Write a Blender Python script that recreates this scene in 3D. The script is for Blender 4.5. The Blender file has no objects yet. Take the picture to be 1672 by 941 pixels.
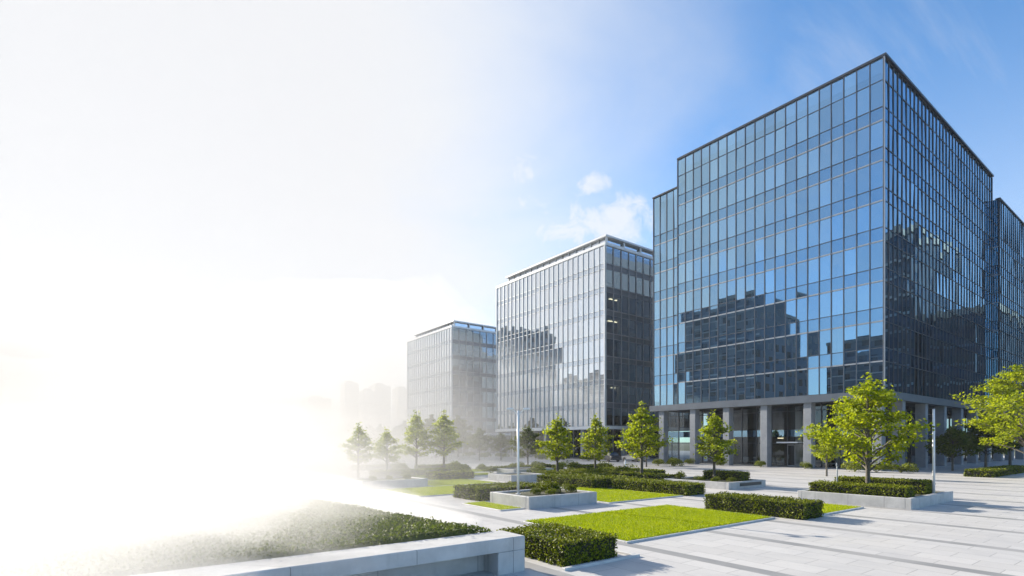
import bpy, math, random
from mathutils import Vector, Matrix
R = math.radians
rnd = random.Random(7)
sc = bpy.context.scene
COL = sc.collection
# World axes: +Y runs away to the left along the tower's entrance side, +X away to the right. Metres.
# ------------------------------------------------------------------ camera
cam = bpy.data.cameras.new("camera")
cam.lens = 18.646
cam.sensor_width = 36
cam.shift_y = 0.1504
cam.clip_start = 0.1
cam.clip_end = 5000
camo = bpy.data.objects.new("camera", cam)
camo.location = (0, 0, 2.9)
camo.rotation_euler = (R(90), 0, R(-36.53))
COL.objects.link(camo)
sc.camera = camo
# ------------------------------------------------------------------ sun, sky, exposure
SUN_EL, SUN_AZ = R(20), math.atan2(-0.164, 0.987)          # azimuth measured from +Y towards +X
SUN_DIR = Vector((math.sin(SUN_AZ) * math.cos(SUN_EL), math.cos(SUN_AZ) * math.cos(SUN_EL), math.sin(SUN_EL)))
SKY_STRENGTH, SUN_STRENGTH, EXPOSURE = 0.105, 5.0, 1.4
world = bpy.data.worlds.new("World")
sc.world = world
world.use_nodes = True
sun = bpy.data.lights.new("sun", 'SUN')
sun.energy = SUN_STRENGTH
sun.angle = R(0.55)
sun.color = (1.0, 0.91, 0.77)
suno = bpy.data.objects.new("sun", sun)
suno.rotation_euler = (-SUN_DIR).to_track_quat('-Z', 'Y').to_euler()
suno.location = SUN_DIR * 300
COL.objects.link(suno)
sc.view_settings.view_transform = 'Standard'
sc.view_settings.look = 'None'
sc.view_settings.exposure = EXPOSURE
sc.view_settings.gamma = 1
sc.view_settings.use_curve_mapping = False
sc.render.engine = 'CYCLES'
sc.cycles.use_denoising = True
sc.cycles.max_bounces = 8
sc.cycles.diffuse_bounces = 3
sc.cycles.glossy_bounces = 4
sc.cycles.transparent_max_bounces = 24
sc.cycles.volume_bounces = 2
sc.cycles.caustics_reflective = False
sc.cycles.caustics_refractive = False
sc.cycles.sample_clamp_indirect = 6


class NT:
    """tiny node-tree writer"""
    def __init__(self, tree):
        self.t = tree
        tree.nodes.clear()

    def n(self, typ, **kw):
        nd = self.t.nodes.new(typ)
        for k, v in kw.items():
            setattr(nd, k, v)
        return nd

    def put(self, sock, v):
        if isinstance(v, bpy.types.NodeSocket):
            self.t.links.new(v, sock)
        elif v is not None:
            sock.default_value = v

    def math(self, op, a, b=None, c=None, clamp=False):
        nd = self.n('ShaderNodeMath', operation=op, use_clamp=clamp)
        for s, v in zip(nd.inputs, (a, b, c)):
            self.put(s, v)
        return nd.outputs[0]

    def vmath(self, op, a, b=None):
        nd = self.n('ShaderNodeVectorMath', operation=op)
        self.put(nd.inputs[0], a)
        if b is not None:
            self.put(nd.inputs[1], b)
        return nd.outputs['Value'] if op in ('DOT_PRODUCT', 'LENGTH', 'DISTANCE') else nd.outputs[0]

    def mix(self, fac, a, b, typ='RGBA', blend='MIX'):
        nd = self.n('ShaderNodeMix', data_type=typ, blend_type=blend)
        self.put(nd.inputs[0], fac)
        i = {'RGBA': (6, 7, 2), 'FLOAT': (2, 3, 0)}[typ]
        self.put(nd.inputs[i[0]], a)
        self.put(nd.inputs[i[1]], b)
        return nd.outputs[i[2]]

    def noise(self, vec, scale, detail=3, rough=0.5, dist=0.0):
        nd = self.n('ShaderNodeTexNoise')
        self.put(nd.inputs['Vector'], vec)
        nd.inputs['Scale'].default_value = scale
        nd.inputs['Detail'].default_value = detail
        nd.inputs['Roughness'].default_value = rough
        nd.inputs['Distortion'].default_value = dist
        return nd.outputs[0]

    def smooth(self, v, lo, hi, a=0.0, b=1.0):
        nd = self.n('ShaderNodeMapRange', interpolation_type='SMOOTHSTEP')
        for i, x in enumerate((v, lo, hi, a, b)):
            self.put(nd.inputs[i], x)
        return nd.outputs[0]


def rgb(r, g, b):
    return (r, g, b, 1)


# sky: Nishita atmosphere with cumulus and thin cloud, plus a painted white veil
w = NT(world.node_tree)
sky = w.n('ShaderNodeTexSky', sky_type='NISHITA', sun_disc=False)
sky.sun_elevation = SUN_EL
sky.sun_rotation = SUN_AZ
sky.altitude = 0
sky.air_density = 0.85
sky.dust_density = 0.0
sky.ozone_density = 4.5
tc = w.n('ShaderNodeTexCoord')
d = tc.outputs['Generated']
sep = w.n('ShaderNodeSeparateXYZ')
w.put(sep.inputs[0], d)
zc = w.math('MAXIMUM', sep.outputs[2], 0.02)
comb = w.n('ShaderNodeCombineXYZ')
den = w.math('ADD', zc, 0.12)
w.put(comb.inputs[0], w.math('DIVIDE', sep.outputs[0], den))
w.put(comb.inputs[1], w.math('DIVIDE', sep.outputs[1], den))
wisp = w.noise(comb.outputs[0], 1.1, 7, 0.6, 0.6)
sund = w.vmath('DOT_PRODUCT', d, tuple(SUN_DIR))
# white veil painted for the fade and haze, thicker towards sun and horizon
near_sun = w.smooth(sund, 0.62, 0.93)
soft = w.math('MULTIPLY', w.math('SUBTRACT', wisp, 0.5), 0.30)
bank = w.smooth(w.math('ADD', sund, soft), 0.38, 0.87)
low = w.math('MULTIPLY', w.smooth(sep.outputs[2], 0.46, 0.04), w.math('MULTIPLY', w.smooth(sund, 0.18, 0.70), 0.88))
bank = w.math('MAXIMUM', w.math('MAXIMUM', bank, low), w.smooth(sep.outputs[2], 0.58, 0.02, 0.0, 0.60))
mpc = w.n('ShaderNodeMapping')
w.put(mpc.inputs[0], comb.outputs[0])
mpc.inputs['Rotation'].default_value = (0, 0, R(35))
mpc.inputs['Scale'].default_value = (0.5, 2.2, 1)
streak = w.noise(mpc.outputs[0], 0.9, 8, 0.62, 0.8)
thin = w.math('MULTIPLY', w.smooth(streak, 0.44, 0.76), 0.42)


def cam_dir(px, py):
    D = Vector((0.5952, 0.8036, 0)) + (px - 836) / 866 * Vector((0.8036, -0.5952, 0)) + Vector((0, 0, (722 - py) / 866))
    return D.normalized()


puffn = w.noise(d, 20.0, 9, 0.66, 0.5)
puff = None
for px, py, rad, amp in ((966, 302, 0.045, .92), (1000, 368, 0.12, .95), (925, 382, 0.11, .88), (840, 275, 0.11, .85), (870, 335, .08, .8), (760, 338, 0.12, .8), (1030, 376, 0.06, .9)):
    q = cam_dir(px, py)
    dist = w.vmath('DISTANCE', w.vmath('MULTIPLY', d, (1, 1, 1.9)), (q.x, q.y, q.z * 1.9))
    f = w.math('MULTIPLY', w.smooth(dist, 0.0, rad * 1.6, 1.0, 0.0), amp)
    puff = f if puff is None else w.math('MAXIMUM', puff, f)
cum = w.smooth(w.math('ADD', puff, w.math('MULTIPLY', puffn, 1.7)), 1.08, 1.85)
cloud = w.math('MAXIMUM', w.math('MAXIMUM', bank, w.math('MULTIPLY', cum, 0.9)), thin, clamp=True)
lowfade = w.smooth(sep.outputs[2], 0.0, 0.05)
cloud = w.math('MULTIPLY', cloud, lowfade)
cl_col = w.mix(near_sun, rgb(3.15, 3.25, 3.4), rgb(3.05, 3.08, 3.2))
skyc = w.mix(cloud, w.vmath('MULTIPLY', sky.outputs[0], (0.70, 1.0, 1.05)), cl_col)
bg = w.n('ShaderNodeBackground')
w.put(bg.inputs[0], skyc)
bg.inputs[1].default_value = SKY_STRENGTH
out = w.n('ShaderNodeOutputWorld')
w.put(out.inputs[0], bg.outputs[0])


# ------------------------------------------------------------------ materials
def mat(name):
    m = bpy.data.materials.new(name)
    m.use_nodes = True
    t = NT(m.node_tree)
    o = t.n('ShaderNodeOutputMaterial')
    return m, t, o


def principled(name, col, rough=0.6, metal=0.0, var=0.0, vscale=2.0, bump=0.0, bscale=40.0, spec=0.5, joint=0.0):
    m, t, o = mat(name)
    p = t.n('ShaderNodeBsdfPrincipled')
    g = t.n('ShaderNodeNewGeometry')
    c = rgb(*col)
    if var:
        n = t.noise(g.outputs['Position'], vscale, 6, 0.65)
        lo = rgb(*[x * (1 - var) for x in col])
        hi = rgb(*[min(1, x * (1 + var)) for x in col])
        c = t.mix(t.smooth(n, 0.3, 0.7), lo, hi)
    if joint:     # open joints between cast pieces, rain streaks down the faces
        s = t.n('ShaderNodeSeparateXYZ')
        t.put(s.inputs[0], g.outputs['Position'])
        mp = t.n('ShaderNodeMapping')
        t.put(mp.inputs[0], g.outputs['Position'])
        mp.inputs['Scale'].default_value = (7, 7, .6)
        st = t.smooth(t.noise(mp.outputs[0], 1.0, 5, 0.65), 0.52, 0.80, 0.0, 0.42)
        c = t.mix(st, c, rgb(*[x * .55 for x in col]))
        j = t.math('LESS_THAN', t.math('FLOORED_MODULO', t.math('ADD', s.outputs[0], s.outputs[1]), joint), 0.014)
        c = t.mix(j, c, rgb(*[x * .35 for x in col]))
    t.put(p.inputs['Base Color'], c)
    p.inputs['Roughness'].default_value = rough
    p.inputs['Metallic'].default_value = metal
    p.inputs['Specular IOR Level'].default_value = spec
    if bump:
        b = t.n('ShaderNodeBump')
        b.inputs['Strength'].default_value = bump
        b.inputs['Distance'].default_value = 0.01
        t.put(b.inputs['Height'], t.noise(g.outputs['Position'], bscale, 4, 0.6))
        t.put(p.inputs['Normal'], b.outputs[0])
    t.put(o.inputs[0], p.outputs[0])
    return m


def foliage(name, dark, light, trans=0.45, tcol=None):
    """leaf: diffuse front plus light passing through, colour differing from leaf to leaf"""
    m, t, o = mat(name)
    g = t.n('ShaderNodeNewGeometry')
    oi = t.n('ShaderNodeObjectInfo')
    v = t.math('ADD', t.math('MULTIPLY', g.outputs['Random Per Island'], 0.7),
               t.math('MULTIPLY', t.noise(g.outputs['Position'], 0.9, 2), 0.5))
    v = t.math('ADD', v, t.math('MULTIPLY', oi.outputs['Random'], 0.18))
    c = t.mix(t.smooth(v, 0.2, 1.1), rgb(*dark), rgb(*light))
    p = t.n('ShaderNodeBsdfPrincipled')
    t.put(p.inputs['Base Color'], c)
    p.inputs['Roughness'].default_value = 0.5
    p.inputs['Specular IOR Level'].default_value = 0.15
    tr = t.n('ShaderNodeBsdfTranslucent')
    t.put(tr.inputs[0], t.mix(1.0, c, rgb(*(tcol or (1.5, 1.45, 0.6))), blend='MULTIPLY'))
    mx = t.n('ShaderNodeMixShader')
    mx.inputs[0].default_value = trans
    t.put(mx.inputs[1], p.outputs[0])
    t.put(mx.inputs[2], tr.outputs[0])
    t.put(o.inputs[0], mx.outputs[0])
    return m


def glass(name, tint, through, base, rough=0.0, vary=0.0):
    """coated facade glass: a mirror-like share that grows towards grazing, the rest seen through"""
    m, t, o = mat(name)
    fr = t.n('ShaderNodeFresnel')
    fr.inputs[0].default_value = 1.55
    f = t.math('MULTIPLY_ADD', fr.outputs[0], 1.0 - base, base, clamp=True)
    gl = t.n('ShaderNodeBsdfGlossy')
    gl.inputs['Color'].default_value = rgb(*tint)
    if vary:      # coating batches differ a little from pane to pane
        rv = t.math('FRACT', t.math('ADD', t.n('ShaderNodeObjectInfo').outputs['Random'], t.n('ShaderNodeNewGeometry').outputs['Random Per Island']))
        t.put(gl.inputs['Color'], t.mix(rv, rgb(*[x * (1 - vary) for x in tint]), rgb(*tint)))
    gl.inputs['Roughness'].default_value = rough
    tr = t.n('ShaderNodeBsdfTransparent')
    tr.inputs[0].default_value = rgb(*through)
    mx = t.n('ShaderNodeMixShader')
    t.put(mx.inputs[0], f)
    t.put(mx.inputs[1], tr.outputs[0])
    t.put(mx.inputs[2], gl.outputs[0])
    t.put(o.inputs[0], mx.outputs[0])
    return m


def spandrel(name, body, tint, base):
    m, t, o = mat(name)
    fr = t.n('ShaderNodeFresnel')
    fr.inputs[0].default_value = 1.55
    f = t.math('MULTIPLY_ADD', fr.outputs[0], 1.0 - base, base, clamp=True)
    gl = t.n('ShaderNodeBsdfGlossy')
    gl.inputs['Color'].default_value = rgb(*tint)
    gl.inputs['Roughness'].default_value = 0.02
    df = t.n('ShaderNodeBsdfDiffuse')
    df.inputs[0].default_value = rgb(*body)
    mx = t.n('ShaderNodeMixShader')
    t.put(mx.inputs[0], f)
    t.put(mx.inputs[1], df.outputs[0])
    t.put(mx.inputs[2], gl.outputs[0])
    t.put(o.inputs[0], mx.outputs[0])
    return m


def paving(name):
    m, t, o = mat(name)
    g = t.n('ShaderNodeNewGeometry')
    P = g.outputs['Position']
    s = t.n('ShaderNodeSeparateXYZ')
    t.put(s.inputs[0], P)
    br = t.n('ShaderNodeTexBrick')
    mp = t.n('ShaderNodeMapping')
    t.put(mp.inputs[0], P)
    mp.inputs['Rotation'].default_value = (0, 0, R(90))
    t.put(br.inputs['Vector'], mp.outputs[0])
    br.inputs['Color1'].default_value = rgb(.475, .463, .448)
    br.inputs['Color2'].default_value = rgb(.535, .522, .505)
    br.inputs['Mortar'].default_value = rgb(.28, .275, .27)
    br.inputs['Scale'].default_value = 1.0
    br.inputs['Mortar Size'].default_value = 0.010
    br.inputs['Mortar Smooth'].default_value = 0.3
    br.inputs['Brick Width'].default_value = 1.2
    br.inputs['Row Height'].default_value = 0.77
    stain = t.noise(P, 0.45, 7, 0.62, 0.4)
    grain = t.noise(P, 60, 2, 0.6)
    c = t.mix(t.smooth(stain, 0.35, 0.75), rgb(1.06, 1.05, 1.04), rgb(.86, .87, .89))
    spot = t.smooth(t.noise(P, 2.3, 8, 0.7, 1.0), 0.56, 0.78, 0.0, 0.30)
    c = t.mix(spot, c, rgb(.60, .60, .61))
    gum = t.n('ShaderNodeTexVoronoi')
    gum.inputs['Scale'].default_value = 1.7
    t.put(gum.inputs['Vector'], P)
    c = t.mix(t.smooth(gum.outputs['Distance'], 0.03, 0.06, 0.45, 0.0), c, rgb(.42, .42, .42))
    c = t.mix(1.0, br.outputs[0], c, blend='MULTIPLY')
    c = t.mix(t.smooth(grain, 0.35, 0.8, 0, 0.25), c, rgb(.30, .30, .31))
    # grey granite bands running along +Y every 3.85 m, a cross band every 15.4 m
    x = t.math('FLOORED_MODULO', t.math('SUBTRACT', s.outputs[0], 11.35), 3.85)
    bx = t.math('LESS_THAN', x, 0.44)
    y = t.math('FLOORED_MODULO', t.math('SUBTRACT', s.outputs[1], 5.2), 11.55)
    by = t.math('MULTIPLY', t.math('LESS_THAN', y, 0.40), 0.0)
    band = t.math('MAXIMUM', bx, by)
    bandc = t.mix(t.smooth(stain, 0.3, 0.7), rgb(.245, .243, .24), rgb(.31, .305, .30))
    c = t.mix(t.math('MULTIPLY', band, t.smooth(br.outputs['Fac'], 0.0, 1.0, 1.0, 0.6)), c, bandc)
    p = t.n('ShaderNodeBsdfPrincipled')
    t.put(p.inputs['Base Color'], c)
    t.put(p.inputs['Roughness'], t.smooth(stain, 0.3, 0.7, 0.42, 0.62))
    p.inputs['Specular IOR Level'].default_value = 0.4
    b = t.n('ShaderNodeBump')
    b.inputs['Strength'].default_value = 0.25
    b.inputs['Distance'].default_value = 0.01
    t.put(b.inputs['Height'], t.math('SUBTRACT', t.math('MULTIPLY', grain, 0.25), br.outputs['Fac']))
    t.put(p.inputs['Normal'], b.outputs[0])
    t.put(o.inputs[0], p.outputs[0])
    return m


def city_wall(name, wall, win, fw, fh):
    """render wall with a regular grid of dark windows (surface pattern of far blocks)"""
    m, t, o = mat(name)
    g = t.n('ShaderNodeNewGeometry')
    s = t.n('ShaderNodeSeparateXYZ')
    t.put(s.inputs[0], g.outputs['Position'])
    n = t.n('ShaderNodeSeparateXYZ')
    t.put(n.inputs[0], g.outputs['Normal'])
    along = t.mix(t.math('GREATER_THAN', t.math('ABSOLUTE', n.outputs[0]), 0.5), s.outputs[0], s.outputs[1], 'FLOAT')
    a = t.math('FLOORED_MODULO', along, fw)
    z = t.math('FLOORED_MODULO', s.outputs[2], fh)
    inx = t.math('MULTIPLY', t.math('GREATER_THAN', a, fw * .22), t.math('LESS_THAN', a, fw * .78))
    inz = t.math('MULTIPLY', t.math('GREATER_THAN', z, fh * .30), t.math('LESS_THAN', z, fh * .82))
    up = t.math('LESS_THAN', t.math('ABSOLUTE', n.outputs[2]), 0.5)
    f = t.math('MULTIPLY', t.math('MULTIPLY', inx, inz), up)
    p = t.n('ShaderNodeBsdfPrincipled')
    t.put(p.inputs['Base Color'], t.mix(f, rgb(*wall), rgb(*win)))
    t.put(p.inputs['Roughness'], t.mix(f, 0.75, 0.15, 'FLOAT'))
    t.put(o.inputs[0], p.outputs[0])
    return m


def emit(name, col, st):
    m, t, o = mat(name)
    e = t.n('ShaderNodeEmission')
    e.inputs[0].default_value = rgb(*col)
    e.inputs[1].default_value = st
    t.put(o.inputs[0], e.outputs[0])
    return m


M = dict(
    paving=paving('granite_paving'),
    ground=principled('soil_ground', (.10, .11, .06), .9, var=.4, vscale=.05),
    granite=principled('planter_granite', (.40, .40, .40), .55, var=.14, vscale=1.6, bump=.25, bscale=60, joint=1.45),
    concrete=principled('bench_concrete', (.47, .465, .455), .55, var=.16, vscale=1.1, bump=.3, bscale=30, joint=2.35),
    kerb=principled('kerb_stone', (.50, .50, .49), .6, var=.12, vscale=2, bump=.2),
    soil=principled('soil', (.042, .046, .02), .95, var=.4, vscale=8, bump=.8, bscale=25),
    bark=principled('bark', (.085, .075, .06), .85, var=.4, vscale=14, bump=.8, bscale=30),
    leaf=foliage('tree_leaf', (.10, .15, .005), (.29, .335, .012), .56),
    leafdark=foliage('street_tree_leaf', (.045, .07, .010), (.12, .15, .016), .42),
    hedge=foliage('hedge_leaf', (.03, .05, .006), (.22, .25, .010), .20),
    shaded_twigs=principled('hedge_shaded_twigs', (.022, .024, .012), .95),  # twig colour darkened to stand for the shade between the leaves
    cover=foliage('groundcover_leaf', (.03, .055, .016), (.10, .135, .03), .34),
    lawn=foliage('lawn_grass', (.17, .25, .003), (.37, .42, .005), .35),
    dglass=glass('tower_glass', (.50, .79, 1.0), (.10, .15, .20), .60, vary=.24),
    lglass=glass('office_glass', (.90, .95, 1.0), (.26, .31, .34), .84, vary=.10),
    lglass2=glass('office_side_glass', (.70, .86, 1.0), (.38, .45, .50), .26),
    lobby=glass('lobby_glass', (.75, .85, .95), (.50, .55, .57), .05),
    span=spandrel('tower_spandrel', (.010, .025, .05), (.44, .74, .98), .44),
    lspan=spandrel('office_spandrel', (.10, .12, .14), (.85, .92, 1.0), .62),
    alu=principled('aluminium', (.30, .32, .35), .38, metal=.5, var=.06),
    grid=principled('tower_grid_metal', (.085, .10, .125), .38, metal=.5),
    fin=principled('office_fin', (.46, .48, .50), .4, metal=.3),
    darkalu=principled('dark_aluminium', (.045, .055, .07), .4, metal=.5),
    fascia=principled('fascia_metal', (.10, .12, .15), .42, metal=.4, var=.1, vscale=.8),
    stone=principled('column_stone', (.21, .225, .25), .55, var=.12, vscale=1.2, bump=.15),
    whitealu=principled('white_frame', (.66, .67, .68), .4, var=.05),
    inner=principled('interior_dark', (.025, .027, .03), .8),
    slab=principled('interior_slab', (.08, .085, .09), .8),
    innerwhite=principled('interior_column_paint', (.62, .62, .60), .7),
    blind=principled('roller_blind', (.55, .57, .58), .8),
    roof=principled('roof_membrane', (.22, .22, .22), .85, var=.2, vscale=.5),
    wall=principled('rear_cladding', (.16, .20, .25), .35, metal=.3),
    lamp=emit('ceiling_lamp_light', (1.0, .82, .5), 1.4),
    post=principled('white_post_paint', (.72, .72, .72), .35, var=.05),
    dark=principled('black_metal', (.02, .02, .022), .45),
    carwhite=principled('white_car_paint', (.72, .73, .74), .22),
    carsilver=principled('silver_car_paint', (.40, .42, .44), .25, metal=.5),
    cardark=principled('dark_car_paint', (.03, .035, .045), .22),
    carglass=principled('car_glass', (.02, .025, .03), .06, spec=.9),
    tyre=principled('tyre_rubber', (.02, .02, .02), .8),
    chair=principled('chair_shell', (.68, .68, .66), .5),
    cityA=city_wall('city_wall_grey', (.095, .125, .165), (.010, .015, .026), 5.2, 5.4),
    cityB=city_wall('city_wall_stone', (.04, .06, .095), (.012, .018, .03), 4.2, 3.4),
    cityC=city_wall('far_block_wall', (.20, .195, .19), (.05, .055, .06), 3.4, 3.1),
)


# ------------------------------------------------------------------ mesh helpers
class MB:
    def __init__(self):
        self.v, self.f, self.second = [], [], None

    def quad(self, *p):
        i = len(self.v)
        self.v += [tuple(q) for q in p]
        self.f.append(tuple(range(i, i + len(p))))

    def box(self, x0, x1, y0, y1, z0, z1):
        i = len(self.v)
        self.v += [(x, y, z) for z in (z0, z1) for y in (y0, y1) for x in (x0, x1)]
        self.f += [tuple(i + k for k in q) for q in ((0, 2, 3, 1), (4, 5, 7, 6), (0, 1, 5, 4), (2, 6, 7, 3), (0, 4, 6, 2), (1, 3, 7, 5))]
        return self

    def bevbox(self, x0, x1, y0, y1, z0, z1, b=.015):
        """box with chamfered top and vertical edges"""
        def ring(x0, x1, y0, y1, c, z):
            return [(x0 + c, y0, z), (x1 - c, y0, z), (x1, y0 + c, z), (x1, y1 - c, z), (x1 - c, y1, z), (x0 + c, y1, z), (x0, y1 - c, z), (x0, y0 + c, z)]
        i = len(self.v)
        self.v += ring(x0, x1, y0, y1, b, z0) + ring(x0, x1, y0, y1, b, z1 - b) + ring(x0 + b, x1 - b, y0 + b, y1 - b, b, z1)
        for k in range(2):
            for j in range(8):
                a, c = i + k * 8 + j, i + k * 8 + (j + 1) % 8
                self.f.append((a, c, c + 8, a + 8))
        self.f.append(tuple(i + 16 + j for j in range(8)))
        self.f.append(tuple(i + j for j in reversed(range(8))))
        return self

    def tube(self, pts, rad, n=7, cap=True):
        base = len(self.v)
        pts = [Vector(p) for p in pts]
        for k, p in enumerate(pts):
            a = pts[max(k - 1, 0)]
            b = pts[min(k + 1, len(pts) - 1)]
            t = (b - a).normalized() if (b - a).length > 1e-6 else Vector((0, 0, 1))
            u = t.cross(Vector((0, 0, 1)) if abs(t.z) < .9 else Vector((1, 0, 0))).normalized()
            q = t.cross(u)
            r = rad[k] if isinstance(rad, (list, tuple)) else rad
            for j in range(n):
                an = 2 * math.pi * j / n
                self.v.append(tuple(p + (u * math.cos(an) + q * math.sin(an)) * r))
        for k in range(len(pts) - 1):
            for j in range(n):
                a = base + k * n + j
                b = base + k * n + (j + 1) % n
                self.f.append((a, b, b + n, a + n))
        if cap:
            self.f.append(tuple(base + (len(pts) - 1) * n + j for j in range(n)))
            self.f.append(tuple(base + j for j in reversed(range(n))))
        return self

    def leaf(self, p, size, up, r):
        """one pointed leaf: 4 points, slightly folded along its midrib"""
        n = (Vector((r.gauss(0, 1), r.gauss(0, 1), r.gauss(0, 1))).normalized() + up).normalized()
        t = n.cross(Vector((r.gauss(0, 1), r.gauss(0, 1), r.gauss(0, 1)))).normalized()
        b = n.cross(t)
        L, W = size * r.uniform(.75, 1.3), size * r.uniform(.30, .5)
        p = Vector(p)
        k = n * (W * .25)
        self.quad(p - t * L * .5, p + b * W + k, p + t * L * .5, p - b * W + k)

    def mesh(self, name, m, smooth=False):
        me = bpy.data.meshes.new(name)
        me.from_pydata(self.v, [], self.f)
        me.materials.append(m)
        if self.second:
            me.materials.append(self.second[1])
            for p in me.polygons[self.second[0]:]:
                p.material_index = 1
        if smooth:
            for p in me.polygons:
                p.use_smooth = True
        me.update()
        return me

    def obj(self, name, m, parent=None, smooth=False):
        o = bpy.data.objects.new(name, self.mesh(name, m, smooth))
        COL.objects.link(o)
        if parent:
            o.parent = parent
        return o


def tag(o, label=None, cat=None, group=None, kind=None):
    for k, v in (('label', label), ('category', cat), ('group', group), ('kind', kind)):
        if v:
            o[k] = v
    return o


def thing(name, label, cat, loc=(0, 0, 0), group=None, rz=0):
    o = bpy.data.objects.new(name, None)
    o.location = loc
    o.rotation_euler = (0, 0, rz)
    o.empty_display_size = .3
    COL.objects.link(o)
    return tag(o, label, cat, group)


def dup(root, loc, rz, label, s=1.0, group=None):
    r = root.copy()
    COL.objects.link(r)
    r.location, r.rotation_euler = loc, (0, 0, rz)
    r.scale = (s, s, s) if not isinstance(s, tuple) else s
    r['label'] = label
    if group:
        r['group'] = group
    for ch in list(root.children):
        c = ch.copy()
        COL.objects.link(c)
        c.parent = r
        for g2 in list(ch.children):
            e = g2.copy()
            COL.objects.link(e)
            e.parent = c
    return r


# ------------------------------------------------------------------ ground
g = MB()
g.quad((-3000, -3000, -.01), (3000, -3000, -.01), (3000, 3000, -.01), (-3000, 3000, -.01))
tag(g.obj('ground', M['ground']), kind='structure')
g = MB()
g.quad((-160, -40, 0), (150, -40, 0), (150, 230, 0), (-160, 230, 0))
tag(g.obj('plaza_paving', M['paving']), kind='structure')


# ------------------------------------------------------------------ office buildings
CAMP = Vector((0, 0, 2.9))


class Facade:
    """a curtain wall on plane through O, running along U, facing N"""
    def __init__(self, O, U, N, length, ncol):
        self.O, self.U, self.N = Vector(O), Vector(U), Vector(N)
        self.L, self.nc = length, ncol

    def at(self, s, z, d=0.0):
        p = self.O + self.U * s + self.N * d
        return (p.x, p.y, z)

    def block(self, mb, s0, s1, z0, z1, d0, d1):
        a, b = self.at(s0, 0, d0), self.at(s1, 0, d1)
        return mb.box(min(a[0], b[0]), max(a[0], b[0]), min(a[1], b[1]), max(a[1], b[1]), z0, z1)

    def pane(self, c, z0, z1, tilt, gap=.03):
        w_ = self.L / self.nc
        s0, s1 = c * w_ + gap, (c + 1) * w_ - gap
        tx, tz = rnd.gauss(0, tilt) * w_, rnd.gauss(0, tilt) * (z1 - z0)
        q = [self.at(s0, z0, -tx - tz), self.at(s1, z0, tx - tz), self.at(s1, z1, tx + tz), self.at(s0, z1, -tx + tz)]
        n = (Vector(q[1]) - Vector(q[0])).cross(Vector(q[3]) - Vector(q[0]))
        return q if n.dot(self.N) > 0 else q[::-1]


def curtain(root, facades, rows, gmats, smats, mull, tilt=.002, blinds=0.2):
    """rows: (z0, z1, kind) with kind v (vision), s (spandrel), p (parapet glass). One part per window up to the 100 nearest."""
    panes = []
    for fi, fa in enumerate(facades):
        top = max(r[1] for r in fa.rows)
        bot = min(r[0] for r in fa.rows)
        for z0, z1, k in fa.rows:
            if k == 's':
                mb = MB()
                for c in range(fa.nc):
                    mb.quad(*fa.pane(c, z0 + .02, z1 - .02, tilt, .015))
                mb.obj('spandrel_band', smats[fi], root)
            else:
                for c in range(fa.nc):
                    q = fa.pane(c, z0 + .02, z1 - .02, tilt)
                    cen = sum((Vector(p) for p in q), Vector()) / 4
                    panes.append(((cen - CAMP).length, q, gmats[fi], fa, c, z0, z1, k))
        w_, dep, mm = mull[fi]
        for c in range(fa.nc + 1):
            mb = MB()
            s = c * fa.L / fa.nc
            fa.block(mb, s - w_ / 2, s + w_ / 2, bot, top, -.06, dep + (.03 if c in (0, fa.nc) else 0))
            mb.obj('mullion', mm, root)
        zs = sorted({r[0] for r in fa.rows} | {r[1] for r in fa.rows})
        for z in zs:
            mb = MB()
            h = .035 if z not in fa.bold else .07
            fa.block(mb, 0.04, fa.L - .04, z - h, z + h, -.05, dep * .55 + (.02 if z in fa.bold else 0))
            mb.obj('transom', mm if z not in fa.bold else fa.boldmat, root)
    panes.sort(key=lambda p: p[0])
    rest = {}
    nb = 0
    for i, (dist, q, gm, fa, c, z0, z1, k) in enumerate(panes):
        if i < 100:
            mb = MB()
            mb.quad(*q)
            mb.obj('window', gm, root)
        else:
            rest.setdefault(gm.name, [gm, MB()])[1].quad(*q)
    for nm, (gm, mb) in rest.items():
        tag(mb.obj('window', gm, root), kind='stuff')
    # roller blinds hung behind some of the panes, at uneven heights
    bl = MB()
    for dist, q, gm, fa, c, z0, z1, k in panes:
        if k == 'v' and rnd.random() < blinds:
            w_ = fa.L / fa.nc
            fa.block(bl, c * w_ + .06, (c + 1) * w_ - .06, z1 - (z1 - z0) * rnd.choice((.18, .3, .45, .45, .7)), z1 - .03, -.30, -.28)
    if bl.f:
        tag(bl.obj('roller_blind', M['blind'], root), kind='stuff')


def levels(root, x0, x1, y0, y1, rows, zbase, colgrid, inset=.35):
    """floor plates, a dark service core and white interior columns behind the glass"""
    zs = sorted({r[0] for r in rows if r[2] == 's'} | {zbase})
    for z in zs:
        hh = [r[1] - r[0] for r in rows if r[0] == z and r[2] == 's']
        mb = MB().box(x0 + inset, x1 - .4, y0 + inset, y1 - .4, z + .1, z + (hh[0] - .05 if hh else .5))
        mb.obj('floor_slab', M['slab'], root)
    top = max(r[1] for r in rows)
    MB().box(x0 + 7, x1 - 3, y0 + 7, y1 - 3, .05, top - 1.2).obj('service_core', M['inner'], root)
    for y in colgrid[1]:
        MB().box(x0 + 1.5, x0 + 2.0, y, y + .5, zbase, top - 1.3).obj('interior_column', M['innerwhite'], root)
    for x in colgrid[0]:
        MB().box(x, x + .5, y0 + 1.5, y0 + 2.0, zbase, top - 1.3).obj('interior_column', M['innerwhite'], root)


# ---- the tall glass tower on the right
TX, TY, TE, TR = 60.6, 20.2, 44.2, 100.7
tower = thing('office_tower', 'tall dark blue glass office tower on a colonnade of stone columns', 'office building', (TX, TY, 0))


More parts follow.
